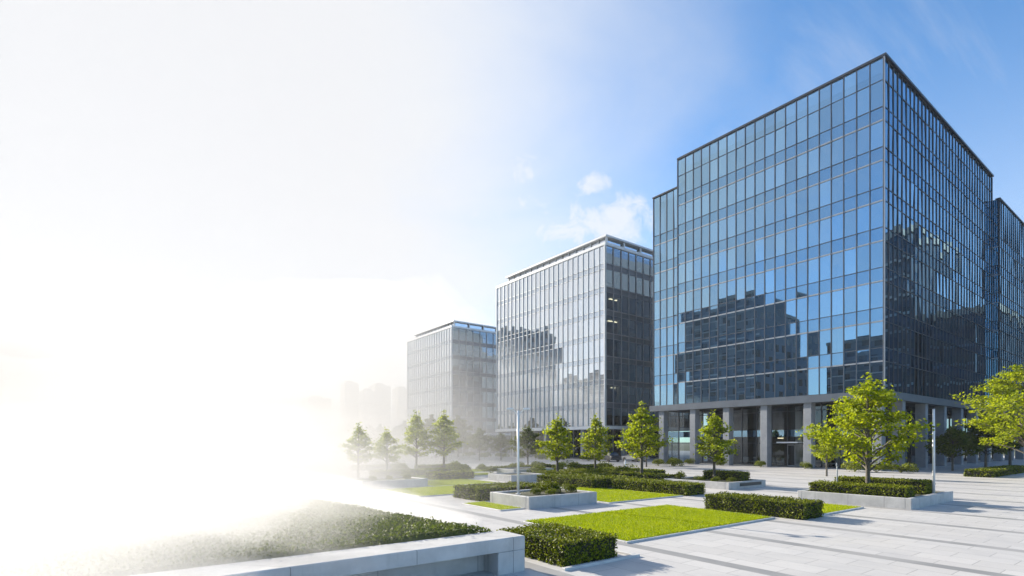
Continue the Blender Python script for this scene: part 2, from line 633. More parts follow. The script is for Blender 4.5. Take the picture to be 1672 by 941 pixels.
def attach(root, before):
    """parts were written in world metres: keep them there under a root that stands at the thing's base"""
    inv = Matrix.Translation(root.location).inverted()
    for o in COL.objects:
        if o.parent == root:
            o.matrix_parent_inverse = inv


rows = []
for i in range(8):
    zb = 8.0 + i * 3.97 if i == 0 else 10.9 + (i - 1) * 3.97 + 1.35
    zt = 10.9 + i * 3.97
    rows.append((round(zb, 3), round(zt, 3), 'v'))
    if i < 7:
        rows.append((round(zt, 3), round(zt + 1.35, 3), 's'))
rows.append((rows[-1][1], 40.85, 'p'))
lower = [r for r in rows if r[1] < 37]
lower[-1] = (lower[-1][0], lower[-1][1], lower[-1][2])
lower = [r for r in rows if r[1] < 35.5] + [(34.72 if rows[-4][2] != 'x' else 0, 37.6, 'p')]
lower = []
for r in rows:
    if r[1] <= 33.0:
        lower.append(r)
ztop = lower[-1][1]
lower.append((ztop, 37.5, 'p') if lower[-1][2] == 'v' else (ztop, 37.5, 'v'))
fL = Facade((TX, TY, 0), (0, 1, 0), (-1, 0, 0), TE - TY, 20)
fW = Facade((TX + .6, TE, 0), (0, 1, 0), (-1, 0, 0), 4.5, 4)
fR = Facade((TX, TY, 0), (1, 0, 0), (0, -1, 0), TR - TX, 33)
fV = Facade((TR, TY - .8, 0), (1, 0, 0), (0, -1, 0), 26, 21)
fS = Facade((TR, TY - .8, 0), (0, 1, 0), (-1, 0, 0), .8, 1)
for f, rr in ((fL, rows), (fW, lower), (fR, rows), (fV, lower), (fS, lower)):
    f.rows = rr
    f.bold = {r[0] for r in rr if r[2] == 's'}
    f.boldmat = M['alu']
fR.bold = fV.bold = set()
sidem = (.07, .20, M['darkalu'])
curtain(tower, [fL, fW, fR, fV, fS], rows, [M['dglass']] * 5, [M['span']] * 5,
        [(.075, .10, M['grid']), (.075, .10, M['grid']), (.08, .075, M['darkalu']), (.08, .075, M['darkalu']), (.05, .05, M['darkalu'])], tilt=.0038, blinds=.20)
levels(tower, TX, TR, TY, TE, rows, 7.4, ([66 + 6.7 * i for i in range(5)], [24.5 + 4.85 * i for i in range(5)]))
MB().box(TR + .4, TR + 25.5, TY - .4, TE - 2, 7.5, 36).obj('wing_core', M['inner'], tower)
MB().box(TX + 8, TR - 2, TE + .1, TE + 4.3, 7.5, 36).obj('wing_core', M['inner'], tower)
# corner post, parapet cap, fascia, soffit, roof
MB().box(TX - .13, TX + .05, TY - .11, TY + .05, 8.0, 40.9).obj('corner_post', M['alu'], tower)
mb = MB()
mb.box(TX - .16, TX + .3, TY - .24, TE + .05, 40.92, 41.15)
mb.box(TX + .302, TR + .05, TY - .24, TY + .3, 40.92, 41.15)
mb.obj('parapet_cap', M['darkalu'], tower)
MB().box(TX + .4, TX + .8, TE + .06, TE + 4.6, 37.52, 37.7).obj('parapet_cap', M['darkalu'], tower)
MB().box(TR - .04, TR + 26, TY - .95, TY - .4, 37.52, 37.7).obj('parapet_cap', M['darkalu'], tower)
MB().box(TX + .35, TR - .3, TY + .35, TE - .2, 39.5, 39.7).obj('roof', M['roof'], tower)
mb = MB()
mb.box(TX + 1, TR - 1, TE + .1, TE + 4.4, 36.6, 36.8)
mb.box(TR + .1, TR + 25.8, TY - .4, TE - .3, 36.6, 36.8)
mb.obj('roof', M['roof'], tower)
mb = MB()
mb.box(TX - .22, TX + .6, TY - .25, TE + 4.6, 7.2, 7.98)
mb.box(TX + .602, TR + 26, TY - .25, TY + .6, 7.2, 7.98)
mb.box(TR, TR + 26, TY - 1.1, TY - .252, 7.2, 7.98)
mb.obj('fascia', M['fascia'], tower)
MB().box(TX + .61, TR + 25.8, TY + .61, TE + 4.4, 7.3, 7.5).obj('soffit', M['slab'], tower)
mb = MB()
mb.box(TR - .25, TR, TY + .4, TE, 8, 40.9)
mb.box(TR + 25.8, TR + 26, TY - .6, TE, 8, 37.4)
mb.box(TX + 3, TR - .26, TE + 4.3, TE + 4.5, 8, 37.4)
mb.box(TX + .7, TR - .26, TE - .25, TE - .05, 37.6, 40.9)
mb.box(TR + .01, TR + 25.8, TE - .3, TE - .1, 8, 37.4)
mb.obj('rear_wall', M['wall'], tower)
for y in (20.75, 27.4, 32.3, 37.1, 41.9, 46.9):
    MB().bevbox(TX + .05, TX + 1.05, y - .35, y + .48, 0, 7.25, .03).obj('column', M['stone'], tower)
for x in (66.2, 73.3, 80, 86.8, 93.5, 100, 107, 114, 121):
    MB().bevbox(x - .35, x + .48, TY + .05, TY + 1.05, 0, 7.25, .03).obj('column', M['stone'], tower)
# recessed lobby front: two storeys of tall panes, a dark band between, mullions and doors
LXp, LYp = TX + 3.4, TY + 3.4
lo = Facade((LXp, LYp, 0), (0, 1, 0), (-1, 0, 0), 24.8, 13)
lo2 = Facade((LXp, LYp, 0), (1, 0, 0), (0, -1, 0), 58, 30)
for f in (lo, lo2):
    band = MB()
    f.block(band, 0, f.L, 3.55, 4.35, -.05, .05)
    band.obj('lobby_band', M['span'], tower)
    w_ = f.L / f.nc
    for c in range(f.nc + 1):
        mb = MB()
        f.block(mb, c * w_ - .05, c * w_ + .05, 0.0, 7.3, -.07, .09)
        mb.obj('lobby_mullion', M['darkalu'], tower)
    for z in (.06, 2.75, 6.55):
        mb = MB()
        f.block(mb, .06, f.L - .06, z - .05, z + .05, -.05, .07)
        mb.obj('lobby_transom', M['darkalu'], tower)
    for c in range(f.nc if f is lo else 18):
        for z0, z1 in ((.1, 3.55), (4.35, 7.3)):
            mb = MB()
            mb.quad(*f.pane(c, z0, z1, .0015, .05))
            mb.obj('lobby_window', M['lobby'], tower)
    if f is lo2:
        mb = MB()
        for c in range(18, f.nc):
            for z0, z1 in ((.1, 3.55), (4.35, 7.3)):
                mb.quad(*f.pane(c, z0, z1, .0015, .05))
        tag(mb.obj('lobby_window', M['lobby'], tower), kind='stuff')
MB().box(LXp - 2.3, LXp + .1, 29.0, 31.4, 2.78, 2.92).obj('entrance_canopy', M['whitealu'], tower)
for y in (29.35, 30.3):
    dr = MB()
    dr.box(LXp - .16, LXp - .10, y, y + .05, .05, 2.6).box(LXp - .16, LXp - .10, y + .82, y + .87, .05, 2.6)
    dr.box(LXp - .16, LXp - .10, y + .051, y + .819, .05, .16).box(LXp - .16, LXp - .10, y + .051, y + .819, 2.5, 2.6)
    do = dr.obj('door_frame', M['alu'], tower)
    h = MB().tube([(LXp - .22, y + .7, .9), (LXp - .22, y + .7, 1.4)], .015, 6).obj('door_handle', M['alu'], do)
MB().box(LXp + .2, TR + 20, LYp + .2, TE + 3, .002, .03).obj('lobby_floor', M['slab'], tower)
MB().box(LXp + 8, TR + 20, LYp + 8, TE + 3, .04, 7.28).obj('lobby_rear_wall', M['inner'], tower)
MB().box(LXp + .2, TR + 20, LYp + .2, TE + 3, 3.6, 3.8).obj('mezzanine_slab', M['slab'], tower)
for y in (26, 30.5, 35, 39.5, 44):
    MB().box(LXp + 1.6, LXp + 2.2, y, y + .6, .04, 7.2).obj('interior_column', M['innerwhite'], tower)
for x in (69, 76, 83, 90):
    MB().box(x, x + .6, LYp + 1.6, LYp + 2.2, .04, 7.2).obj('interior_column', M['innerwhite'], tower)
for y in (26.6, 28.4, 33.5):
    MB().box(LXp + 2.6, LXp + 4.4, y, y + .25, 3.35, 3.42).obj('ceiling_lamp', M['lamp'], tower)
attach(tower, 0)


# ---- the two lighter office blocks beyond
def office(label, X, Y, LY, LX, ncy, ncx, z0, floors, fh, sp, pent, lamps):
    root = thing('office_block', label, 'office building', (X, Y, 0))
    rows = []
    z = z0 + .55
    for i in range(floors):
        rows.append((round(z, 3), round(z + fh - sp, 3), 'v'))
        if i < floors - 1:
            rows.append((round(z + fh - sp, 3), round(z + fh, 3), 's'))
        z += fh
    top = rows[-1][1]
    a = Facade((X, Y, 0), (0, 1, 0), (-1, 0, 0), LY, ncy)
    b = Facade((X, Y, 0), (1, 0, 0), (0, -1, 0), LX, ncx)
    for f in (a, b):
        f.rows = rows
        f.bold = set() if f is a else {r[1] for r in rows if r[2] == 's'}
        f.boldmat = M['stone']
    curtain(root, [a, b], rows, [M['lglass'], M['lglass2']], [M['lspan'], M['fascia']],
            [(.085, .15, M['fin']), (.16, .12, M['stone'])], tilt=.0022, blinds=.12)
    levels(root, X, X + LX, Y, Y + LY, rows, z0 + .3, ([X + 5 + 5 * i for i in range(3)], []))
    mb = MB()
    mb.box(X - .16, X + .4, Y - .14, Y + LY + .1, top + .05, top + .5)
    mb.box(X + .402, X + LX, Y - .14, Y + .4, top + .05, top + .5)
    mb.obj('parapet', M['whitealu'], root)
    MB().box(X - .14, X + .16, Y - .14, Y + .16, z0 + .5, top + .04).obj('corner_post', M['whitealu'], root)
    mb = MB()
    mb.box(X - .25, X + .5, Y - .2, Y + LY + .2, z0, z0 + .5)
    mb.box(X + .502, X + LX, Y - .2, Y + .5, z0, z0 + .5)
    mb.obj('fascia', M['whitealu'], root)
    MB().box(X + .51, X + LX - .1, Y + .51, Y + LY, z0 + .1, z0 + .25).obj('soffit', M['slab'], root)
    MB().box(X + .41, X + LX - .1, Y + .41, Y + LY - .1, top - .4, top - .1).obj('roof', M['roof'], root)
    mb = MB()
    mb.box(X + LX - .2, X + LX, Y + .3, Y + LY, z0, top + .4)
    mb.box(X + .3, X + LX - .21, Y + LY - .2, Y + LY, z0, top + .4)
    mb.obj('rear_wall', M['wall'], root)
    # set-back roof storey: frame posts, dark glazing, thin roof plate
    px0, px1, py0, py1 = X + 1.2, X + LX - 2, Y + 1.0, Y + LY - 2.2
    MB().box(px0 - .35, px1, py0 - .35, py1 + .35, top + pent, top + pent + .28).obj('roof_plate', M['whitealu'], root)
    MB().box(px0 + .3, px1, py0 + .3, py1, top - .1, top + pent).obj('roof_storey', M['lspan'], root)
    n = max(4, int((py1 - py0) / 1.7))
    for i in range(n + 1):
        y = py0 + (py1 - py0) * i / n
        MB().box(px0 + .1, px0 + .25, y - .06, y + .06, top, top + pent).obj('roof_mullion', M['whitealu'], root)
    for i in range(5):
        x = px0 + 4.2 * i
        MB().box(x, x + .3, py0 - .1, py0 + .15, top, top + pent).obj('roof_post', M['whitealu'], root)
    # ground floor colonnade and glazing
    k = 0
    for y in [Y + .6 + (LY - 1.2) * i / 6 for i in range(7)]:
        MB().bevbox(X + .1, X + .8, y - .35, y + .35, 0, z0 + .05, .03).obj('column', M['stone'], root)
    for x in [X + 5 + 5 * i for i in range(int((LX - 5) / 5))]:
        MB().bevbox(x - .35, x + .35, Y + .1, Y + .8, 0, z0 + .05, .03).obj('column', M['stone'], root)
    la = Facade((X + 2.5, Y + 2.5, 0), (0, 1, 0), (-1, 0, 0), LY - 4, 14)
    lb = Facade((X + 2.5, Y + 2.5, 0), (1, 0, 0), (0, -1, 0), LX - 4, 10)
    for f in (la, lb):
        for c in range(f.nc):
            mb = MB()
            mb.quad(*f.pane(c, .1, z0, .002, .05))
            mb.obj('lobby_window', M['lobby'], root)
        for c in range(f.nc + 1):
            mb = MB()
            f.block(mb, c * f.L / f.nc - .05, c * f.L / f.nc + .05, 0, z0 + .1, -.06, .08)
            mb.obj('lobby_mullion', M['alu'], root)
    MB().box(X + 6, X + LX - 1, Y + 6, Y + LY - 1, 0.02, z0).obj('lobby_rear_wall', M['inner'], root)
    for fl, x in lamps:
        zz = rows[0][0] + fl * fh + (fh - sp) - .05
        MB().box(X + x, X + x + .9, Y + 2.2, Y + 2.6, zz - .08, zz).obj('ceiling_lamp', M['lamp'], root)
    attach(root, 0)
    return root


office('silver glass office block with white fins in the middle of the three', 62.6, 59.4, 30.3, 24, 24, 13, 5.0, 8, 3.72, .85, 1.9,
       [(5, 3.5), (5, 4.9), (4, 3.2), (4, 4.4), (1, 4.0)])
office('farthest office block fading into white beside the silver one', 64, 110.6, 24, 24, 19, 12, 4.6, 7, 3.72, .85, 1.7, [])


# ---- city blocks around the plaza
def block(name, label, x0, x1, y0, y1, h, m, group=None, crown=3.0):
    root = thing(name, label, 'building', (x0, y0, 0), group)
    MB().box(x0, x1, y0, y1, 0, h).obj('wall', m, root)
    dx, dy = (x1 - x0), (y1 - y0)
    MB().box(x0 + .2 * dx, x0 + .7 * dx, y0 + .25 * dy, y0 + .75 * dy, h, h + crown).obj('lift_house', m, root)
    mb = MB()
    mb.box(x0 - .3, x1 + .3, y0 - .3, y0, h - .4, h + .9).box(x0 - .3, x1 + .3, y1, y1 + .3, h - .4, h + .9)
    mb.box(x0 - .3, x0, y0, y1, h - .4, h + .9).box(x1, x1 + .3, y0, y1, h - .4, h + .9)
    mb.obj('parapet', M['roof'], root)
    for k in range(1, int(h / 3.6), 1):
        z = k * 3.6 - .25
        mb = MB()
        mb.box(x0 - .22, x1 + .22, y0 + .5, y1 - .5, z, z + .5)
        mb.obj('ledge', M['concrete'] if k % 4 == 0 else M['stone'], root)
    attach(root, 0)
    return root


block('city_block', 'grey office slab mirrored low in the tower front', -112, -74, 106, 140, 58, M['cityA'])
block('city_block', 'lower grey block mirrored beside the tower corner', -150, -118, 70, 97, 42, M['cityA'])
block('city_block', 'tall block mirrored at the far end of the silver office', -82, -50, 236, 272, 66, M['cityA'])
block('city_block', 'lower block mirrored in the middle of the silver office', -112, -86, 196, 234, 40, M['cityB'])
block('city_block', 'tall dark block mirrored on the shaded side of the tower', 126, 150, -12, 3, 45, M['cityB'])
block('city_block', 'long low block mirrored under the tall one on the shaded side', 132, 196, 4.5, 13, 28, M['cityB'])


def gp(px, D):
    """plaza point seen along picture column px at depth D"""
    x = (px - 836) / 866 * D
    return D * .5952 + x * .8036, D * .8036 - x * .5952


for i, (px, wd, top, D, lab) in enumerate((
        (571, 22, 628, 640, 'slim apartment tower leftmost of the skyline pair in the white fade'),
        (600, 20, 641, 620, 'lower apartment tower between two taller ones in the white fade'),
        (620, 26, 632, 660, 'broad apartment tower right of the low one in the white fade'),
        (655, 22, 637, 700, 'apartment tower half hidden behind the farthest office block'),
        (517, 36, 652, 760, 'faint wide apartment tower nearly lost in the white fade'))):
    x, y = gp(px, D)
    hw = wd / 866 * D / 2
    block('apartment_tower', lab, x - hw, x + hw, y - hw, y + hw, (722 - top) / 866 * D + 2.9, M['cityC'], 'apartment towers on the skyline', 4)


# ------------------------------------------------------------------ planting
def hedge(name, label, x0, x1, y0, y1, z0, h, dens=420, leafsize=.055, group=None, m='hedge', cat='hedge', rough=.035):
    """clipped hedge: a lumpy woody body, coloured dark for inner shade, under a skin of small leaves"""
    r = random.Random(int(abs(x0 * 91 + y0 * 37)))
    mb = MB()
    e = .05
    nx, ny, nz = max(2, int((x1 - x0) / .3)), max(2, int((y1 - y0) / .3)), max(2, int(h / .25))
    for (A, U, V, nu, nv) in (((x0, y0, z0), (x1 - x0, 0, 0), (0, 0, h), nx, nz), ((x1, y0, z0), (0, y1 - y0, 0), (0, 0, h), ny, nz),
                              ((x1, y1, z0), (x0 - x1, 0, 0), (0, 0, h), nx, nz), ((x0, y1, z0), (0, y0 - y1, 0), (0, 0, h), ny, nz),
                              ((x0, y0, z0 + h), (x1 - x0, 0, 0), (0, y1 - y0, 0), nx, ny)):
        A, U, V = Vector(A), Vector(U), Vector(V)
        N = U.cross(V).normalized()
        base = len(mb.v)
        for j in range(nv + 1):
            for i in range(nu + 1):
                edge = i in (0, nu) or j in (0, nv)
                off = -.06 if edge else r.uniform(-.07, -.02)
                p = A + U * (i / nu) + V * (j / nv) + N * off
                mb.v.append((min(max(p.x, x0 + e), x1 - e), min(max(p.y, y0 + e), y1 - e), max(z0, min(p.z, z0 + h - e))))
        for j in range(nv):
            for i in range(nu):
                q = base + j * (nu + 1) + i
                mb.f.append((q, q + 1, q + nu + 2, q + nu + 1))
    mb.second = (len(mb.f), M[m])
    for (A, U, V, nu, nv) in (((x0, y0, z0), (x1 - x0, 0, 0), (0, 0, h), nx, nz), ((x1, y0, z0), (0, y1 - y0, 0), (0, 0, h), ny, nz),
                              ((x1, y1, z0), (x0 - x1, 0, 0), (0, 0, h), nx, nz), ((x0, y1, z0), (0, y0 - y1, 0), (0, 0, h), ny, nz),
                              ((x0, y0, z0 + h), (x1 - x0, 0, 0), (0, y1 - y0, 0), nx, ny)):
        A, U, V = Vector(A), Vector(U), Vector(V)
        N = U.cross(V).normalized()
        area = U.length * V.length
        for _ in range(int(area * dens)):
            u, v = r.random(), r.random()
            bulge = rough * (math.sin(u * U.length * 5.1 + A.x) + math.sin(v * V.length * 4.3 + u * 3))
            p = A + U * u + V * v + N * (r.gauss(-.02, .035) + bulge * .5)
            mb.leaf(p, leafsize, N * .7 + Vector((0, 0, .35)), r)
    o = mb.obj(name, M['shaded_twigs'])
    return tag(o, label, cat, group)


def shrub_mesh(seed, n=1500, size=.085):
    r = random.Random(seed)
    mb = MB()
    lumps = [(r.uniform(-.5, .5), r.uniform(-.3, .3), r.uniform(.12, .42), r.uniform(.32, .5)) for _ in range(5)]
    for _ in range(7):
        a = r.uniform(0, 6.28)
        mb.tube([(0, 0, 0), (.25 * math.cos(a), .2 * math.sin(a), .3), (.5 * math.cos(a), .35 * math.sin(a), .5)], [.02, .014, .006], 4)
    for _ in range(n):
        cx, cy, cz, rr = r.choice(lumps)
        d_ = Vector((r.gauss(0, 1), r.gauss(0, 1), abs(r.gauss(0, 1)) - .25)).normalized()
        p = Vector((cx, cy, cz)) + d_ * rr * r.uniform(.7, 1.08)
        p.z = max(.02, p.z)
        mb.leaf(p, size, d_ * .8, r)
    return mb.mesh('shrub', M['hedge'])


SHRUBS = [shrub_mesh(s) for s in (1, 2, 3, 4)]


def shrub(x, y, z, s, label, group=None, i=None, sx=1.0):
    o = bpy.data.objects.new('shrub', SHRUBS[rnd.randrange(4) if i is None else i])
    COL.objects.link(o)
    o.location = (x, y, z)
    o.rotation_euler = (0, 0, rnd.uniform(0, 6.28))
    o.scale = (s * sx, s, s)
    return tag(o, label, 'shrub', group)


def planter(label, x0, x1, y0, y1, h, t=.22, slot=False):
    root = thing('planter', label, 'planter', (x0, y0, 0))
    mb = MB()
    mb.bevbox(x0, x1, y0, y0 + t, 0, h).bevbox(x0, x1, y1 - t, y1, 0, h)
    mb.bevbox(x0, x0 + t, y0 + t + .002, y1 - t - .002, 0, h).bevbox(x1 - t, x1, y0 + t + .002, y1 - t - .002, 0, h)
    mb.obj('rim_wall', M['granite'], root)
    MB().box(x0 + t, x1 - t, y0 + t, y1 - t, 0, h - .07).obj('soil_bed', M['soil'], root)
    if slot:
        MB().box(x0 + (x1 - x0) * .28, x1 - .55, y0 - .012, y0 + .05, h * .35, h * .82).obj('dark_slot', M['dark'], root)
    attach(root, 0)
    return root


def lawn(label, x0, x1, y0, y1, dens=500, kerbw=.09, bl=.05, z=.055):
    r = random.Random(int(x0 * 13 + y0))
    mb = MB()
    mb.box(x0, x1, y0, y1, -.002, z)
    for _ in range(int((x1 - x0) * (y1 - y0) * dens)):
        x, y = r.uniform(x0 + .01, x1 - .01), r.uniform(y0 + .01, y1 - .01)
        a = r.uniform(0, 6.28)
        hgt = bl * r.uniform(.5, 1.25)
        ww = .011
        lx, ly = r.gauss(0, .02), r.gauss(0, .02)
        mb.quad((x - ww * math.cos(a), y - ww * math.sin(a), z - .005), (x + ww * math.cos(a), y + ww * math.sin(a), z - .005), (x + lx, y + ly, z + hgt))
    o = tag(mb.obj('lawn', M['lawn']), label, 'lawn', kind='structure')
    k = MB()
    w_ = kerbw
    k.bevbox(x0 - w_, x1 + w_, y0 - w_, y0 - .004, 0, .05, .01).bevbox(x0 - w_, x1 + w_, y1 + .004, y1 + w_, 0, .05, .01)
    k.bevbox(x0 - w_, x0 - .004, y0 - .002, y1 + .002, 0, .05, .01).bevbox(x1 + .004, x1 + w_, y0 - .002, y1 + .002, 0, .05, .01)
    k.obj('kerb', M['kerb'], o)
    return o


# --- trees
def tree_parts(seed, H, W, base, nprim=34, leafs=30, lsize=.17, mleaf='leaf', cone=.92):
    r = random.Random(seed)
    tr, cr = MB(), MB()
    r0 = .018 * H + .01
    wob = [(r.gauss(0, .02) * H * .12 * k, r.gauss(0, .02) * H * .12 * k) for k in range(7)]
    tp = [Vector((wob[k][0] * .25, wob[k][1] * .25, H * .95 * k / 6)) for k in range(7)]
    tr.tube([(0, 0, -.05)] + tp, [r0 * 1.5] + [r0 * (1 - .93 * k / 6) + .006 for k in range(7)], 8)

    def trunk_at(z):
        f = min(max(z / (H * .95) * 6, 0), 5.999)
        k = int(f)
        return tp[k].lerp(tp[k + 1], f - k)

    def spray(p, n, sp, out):
        for _ in range(n):
            q = p + Vector((r.gauss(0, sp), r.gauss(0, sp), r.gauss(0, sp * .55))) + out * r.uniform(-.3, .5) * sp
            cr.leaf(q, lsize, Vector((0, 0, .9)) + out * .4, r)

    for i in range(nprim):
        f = (i + r.uniform(-.3, .3)) / nprim
        f = max(0, f)
        z0 = base * .85 + (H * .93 - base * .85) * f * .93
        prof = (min(1, .70 + f * 2.4) if f < .13 else max(.07, (1 - f) ** cone * 1.14)) * r.uniform(.70, 1.14)
        L = W * .5 * prof
        a = i * 2.39996 + r.uniform(-.4, .4)
        el = R(r.uniform(22, 48) + f * 18)
        out = Vector((math.cos(a), math.sin(a), 0))
        p0 = trunk_at(z0)
        pts = []
        for k in range(5):
            t = k / 4
            pts.append(p0 + out * L * t + Vector((0, 0, 1)) * (L * math.tan(el) * t * (1 - .42 * t)) + Vector((r.gauss(0, .03), r.gauss(0, .03), 0)) * L * t)
        rb = r0 * .42 * (1 - f * .75) + .006
        tr.tube(pts, [rb * (1 - .85 * k / 4) for k in range(5)], 5, cap=False)
        nsec = 5 if L > .5 else 3
        for j in range(nsec):
            t = .32 + .68 * (j + r.random() * .6) / nsec
            t = min(t, 1)
            k = min(3, int(t * 4))
            p = pts[k].lerp(pts[k + 1], t * 4 - k)
            sa = a + r.choice((-1, 1)) * r.uniform(.5, 1.2)
            so = Vector((math.cos(sa), math.sin(sa), r.uniform(.1, .6)))
            sl = L * r.uniform(.22, .42)
            e_ = p + so * sl
            tr.tube([p, p + so * sl * .5 + Vector((0, 0, .03)), e_], [rb * .3, rb * .22, .004], 4, cap=False)
            nl = max(5, int(leafs * .5 * (.3 + .8 * L / (W * .5))))
            spray(e_, nl, .12 + .04 * L, so)
            spray(p.lerp(e_, .5), nl, .10 + .035 * L, so)
        spray(pts[4], leafs // 2, .2, out)
    for k in range(4):
        spray(trunk_at(H * (.8 + .05 * k)), leafs // 2, .14, Vector((0, 0, 1)))
    return tr.mesh('trunk', M['bark'], True), cr.mesh('crown', M[mleaf])


TREES = {
    'hero': (tree_parts(11, 6.0, 4.4, 1.2, 42, 38, .155, cone=.72), 6.0),
    'a': (tree_parts(23, 5.2, 2.75, 1.35, 32, 27, .16), 5.2),
    'b': (tree_parts(31, 5.6, 2.9, 1.6, 34, 27, .16), 5.6),
    'c': (tree_parts(47, 4.8, 2.6, 1.3, 30, 27, .155), 4.8),
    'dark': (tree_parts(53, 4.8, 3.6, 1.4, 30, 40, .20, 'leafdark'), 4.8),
    'big': (tree_parts(71, 9.6, 8.8, 2.2, 58, 46, .21, cone=.72), 9.6),
    'far': (tree_parts(83, 7, 6.2, 1.2, 30, 44, .42, 'leafdark'), 7),
}


def tree(kind, x, y, z, H, label, group='young trees across the plaza', wide=1.0):
    (tm, cm), h0 = TREES[kind]
    root = thing('tree', label, 'tree', (x, y, z), group, rnd.uniform(0, 6.28))
    s = H / h0
    root.scale = (s * wide, s * wide, s)
    for nm, me in (('trunk', tm), ('crown', cm)):
        o = bpy.data.objects.new(nm, me)
        COL.objects.link(o)
        o.parent = root
    return root


# ------------------------------------------------------------------ foreground
# concrete bench wall with a cantilevered seat slab, low bed of shrubs behind
bench = thing('bench_wall', 'long pale concrete bench wall with a dark recess under its slab', 'bench', (7.36, 9.43, 0))
MB().bevbox(-16, 7.36, 9.43, 10.35, .50, .79, .02).obj('seat_slab', M['concrete'], bench)
MB().bevbox(6.62, 7.358, 9.432, 10.34, 0, .498, .02).obj('end_pier', M['concrete'], bench)
MB().box(-16, 6.615, 10.0, 10.34, 0, .499).obj('recess_wall', M['concrete'], bench)
attach(bench, 0)

r5 = random.Random(5)
bedm = MB()
bx0, bx1, by0, by1 = -14.0, 7.25, 10.42, 19.6


def bed_right(y):
    return 7.25 - (y - by0) * .167


def bed_z(x, y):
    e = min(bed_right(y) - x, y - by0 + .25, by1 - y)
    s = max(0, min(1, e / .45)) ** .5
    return .62 + .26 * s + .018 * math.sin(x * 1.7 + y) + .014 * math.sin(y * 2.3 - x * .6)


NX, NY = 60, 28
for j in range(NY + 1):
    for i in range(NX + 1):
        y = by0 + (by1 - by0) * j / NY
        x = bx0 + (bed_right(y) - bx0) * i / NX
        bedm.v.append((x, y, bed_z(x, y) - .06 if 0 < i < NX and 0 < j < NY else 0.0))
for j in range(NY):
    for i in range(NX):
        q = j * (NX + 1) + i
        bedm.f.append((q, q + 1, q + NX + 2, q + NX + 1))
for _ in range(52000):
    y = by0 + (by1 - by0) * r5.random()
    x = bed_right(y) - (bed_right(y) - bx0) * r5.random() ** 1.3
    z = bed_z(x, y) + r5.gauss(0, .025) + (r5.random() < .04) * r5.uniform(0, .10)
    bedm.leaf((x, y, z), .066, Vector((0, 0, .5)), r5)
for _ in range(3500):                     # foliage hanging over the side
    y = r5.uniform(by0, by1)
    bedm.leaf((bed_right(y) + r5.gauss(.02, .05), y, r5.uniform(.05, .6)), .085, Vector((.8, 0, .3)), r5)
tag(bedm.obj('shrub_bed', M['cover']), 'broad dense bed of low shrubs behind the concrete bench', 'shrub bed')

hedge('hedge', 'dark square hedge block right beside the end of the concrete bench', 8.25, 10.1, 9.15, 11.7, 0, .56, 800, .062)
kb = MB()
kb.bevbox(8.05, 10.6, 8.86, 8.98, 0, .06, .01).bevbox(10.45, 10.6, 8.985, 12.0, 0, .06, .01)
tag(kb.obj('kerb', M['kerb']), 'pale stone kerb around the hedge beside the bench', 'kerb', kind='structure')
lawn('bright rectangular lawn in the middle foreground', 11.75, 19.9, 10.3, 15.1, 1300)
hedge('hedge', 'long clipped hedge at the right end of the front lawn', 20.35, 22.0, 9.35, 13.5, 0, .62, 560, .066)
lawn('small strip of lawn behind the long front hedge', 22.15, 26.2, 9.6, 13.2, 500)
shrub(22.5, 9.9, .05, .28, 'tiny shrub at the corner of the small lawn strip')

# planter with the big tree
planter('low grey granite planter holding the large tree and white pole', 27.2, 33.0, 8.05, 12.8, .48)
hedge('hedge', 'low clipped hedge along the front of the large tree planter', 27.75, 29.0, 8.45, 12.5, .41, .48, 480, .068)
hedge('hedge', 'taller clipped hedge behind the trunk in the large tree planter', 30.6, 31.9, 8.5, 12.5, .41, .62, 480, .068)
tree('hero', 29.75, 10.6, .40, 6.0, 'largest young tree with spreading bright crown in the granite planter')


def pole(label, x, y, z, h, head):
    root = thing('lamp_post', label, 'lamp post', (x, y, z))
    MB().tube([(0, 0, 0), (0, 0, .03)], .13, 12).obj('base_plate', M['post'], root)
    MB().tube([(0, 0, .03), (0, 0, h)], [.06, .05], 12).obj('pole', M['post'], root, True)
    if head:
        for sx in (-1, 1):
            MB().tube([(0, 0, h - .25), (sx * .17, 0, h - .02), (sx * .32, 0, h + .05)], [.03, .025, .02], 6).obj('arm', M['post'], root)
            MB().bevbox(sx * .38 - .16, sx * .38 + .16, -.09, .09, h + .05, h + .13, .02).obj('lamp_head', M['post'], root)
    else:
        MB().tube([(0, 0, h), (0, 0, h + .03)], [.065, .04], 12).obj('cap', M['alu'], root)
    root.rotation_euler = (0, 0, R(-36))
    return root


pole('plain white pole at the right corner of the large tree planter', 31.2, 8.35, .41, 4.05, False)
pst = thing('path_light', 'short grey post light in the large tree planter', 'post light', (29.75, 12.0, .41))
MB().tube([(0, 0, 0), (0, 0, 1.25)], .035, 8).obj('post', M['alu'], pst)
MB().tube([(0, 0, 1.25), (0, 0, 1.42)], [.06, .05], 8).obj('light_head', M['fascia'], pst)

# planter with the lamp post
planter('granite planter with the twin-armed lamp post', 14.1, 18.2, 17.8, 20.8, .54)
pole('white lamp post with two short arms in the middle planter', 14.95, 19.7, .46, 3.9, True)
for x, y, s, lab in ((16.6, 19.5, .75, 'tall round shrub in the lamp post planter'), (15.6, 19.2, .4, 'small shrub beside the tall one in the lamp post planter'),
                     (15.9, 18.5, .38, 'low shrub at the front of the lamp post planter'), (16.9, 20.2, .6, 'shrub at the back of the lamp post planter'),
                 (17.4, 19.0, .55, 'low spreading shrub at the right end of the lamp post planter')):
    shrub(x, y, .46, s, lab)
lawn('second lawn behind the lamp post planter', 18.6, 24.1, 17.4, 24.2, 350)
lawn('thin grass strip left of the lamp post planter', 12.9, 14.0, 18.2, 21.2, 350)
hedge('hedge', 'clipped hedge at the far side of the second lawn', 24.4, 26.2, 17.3, 22.6, 0, .6, 420, .08)
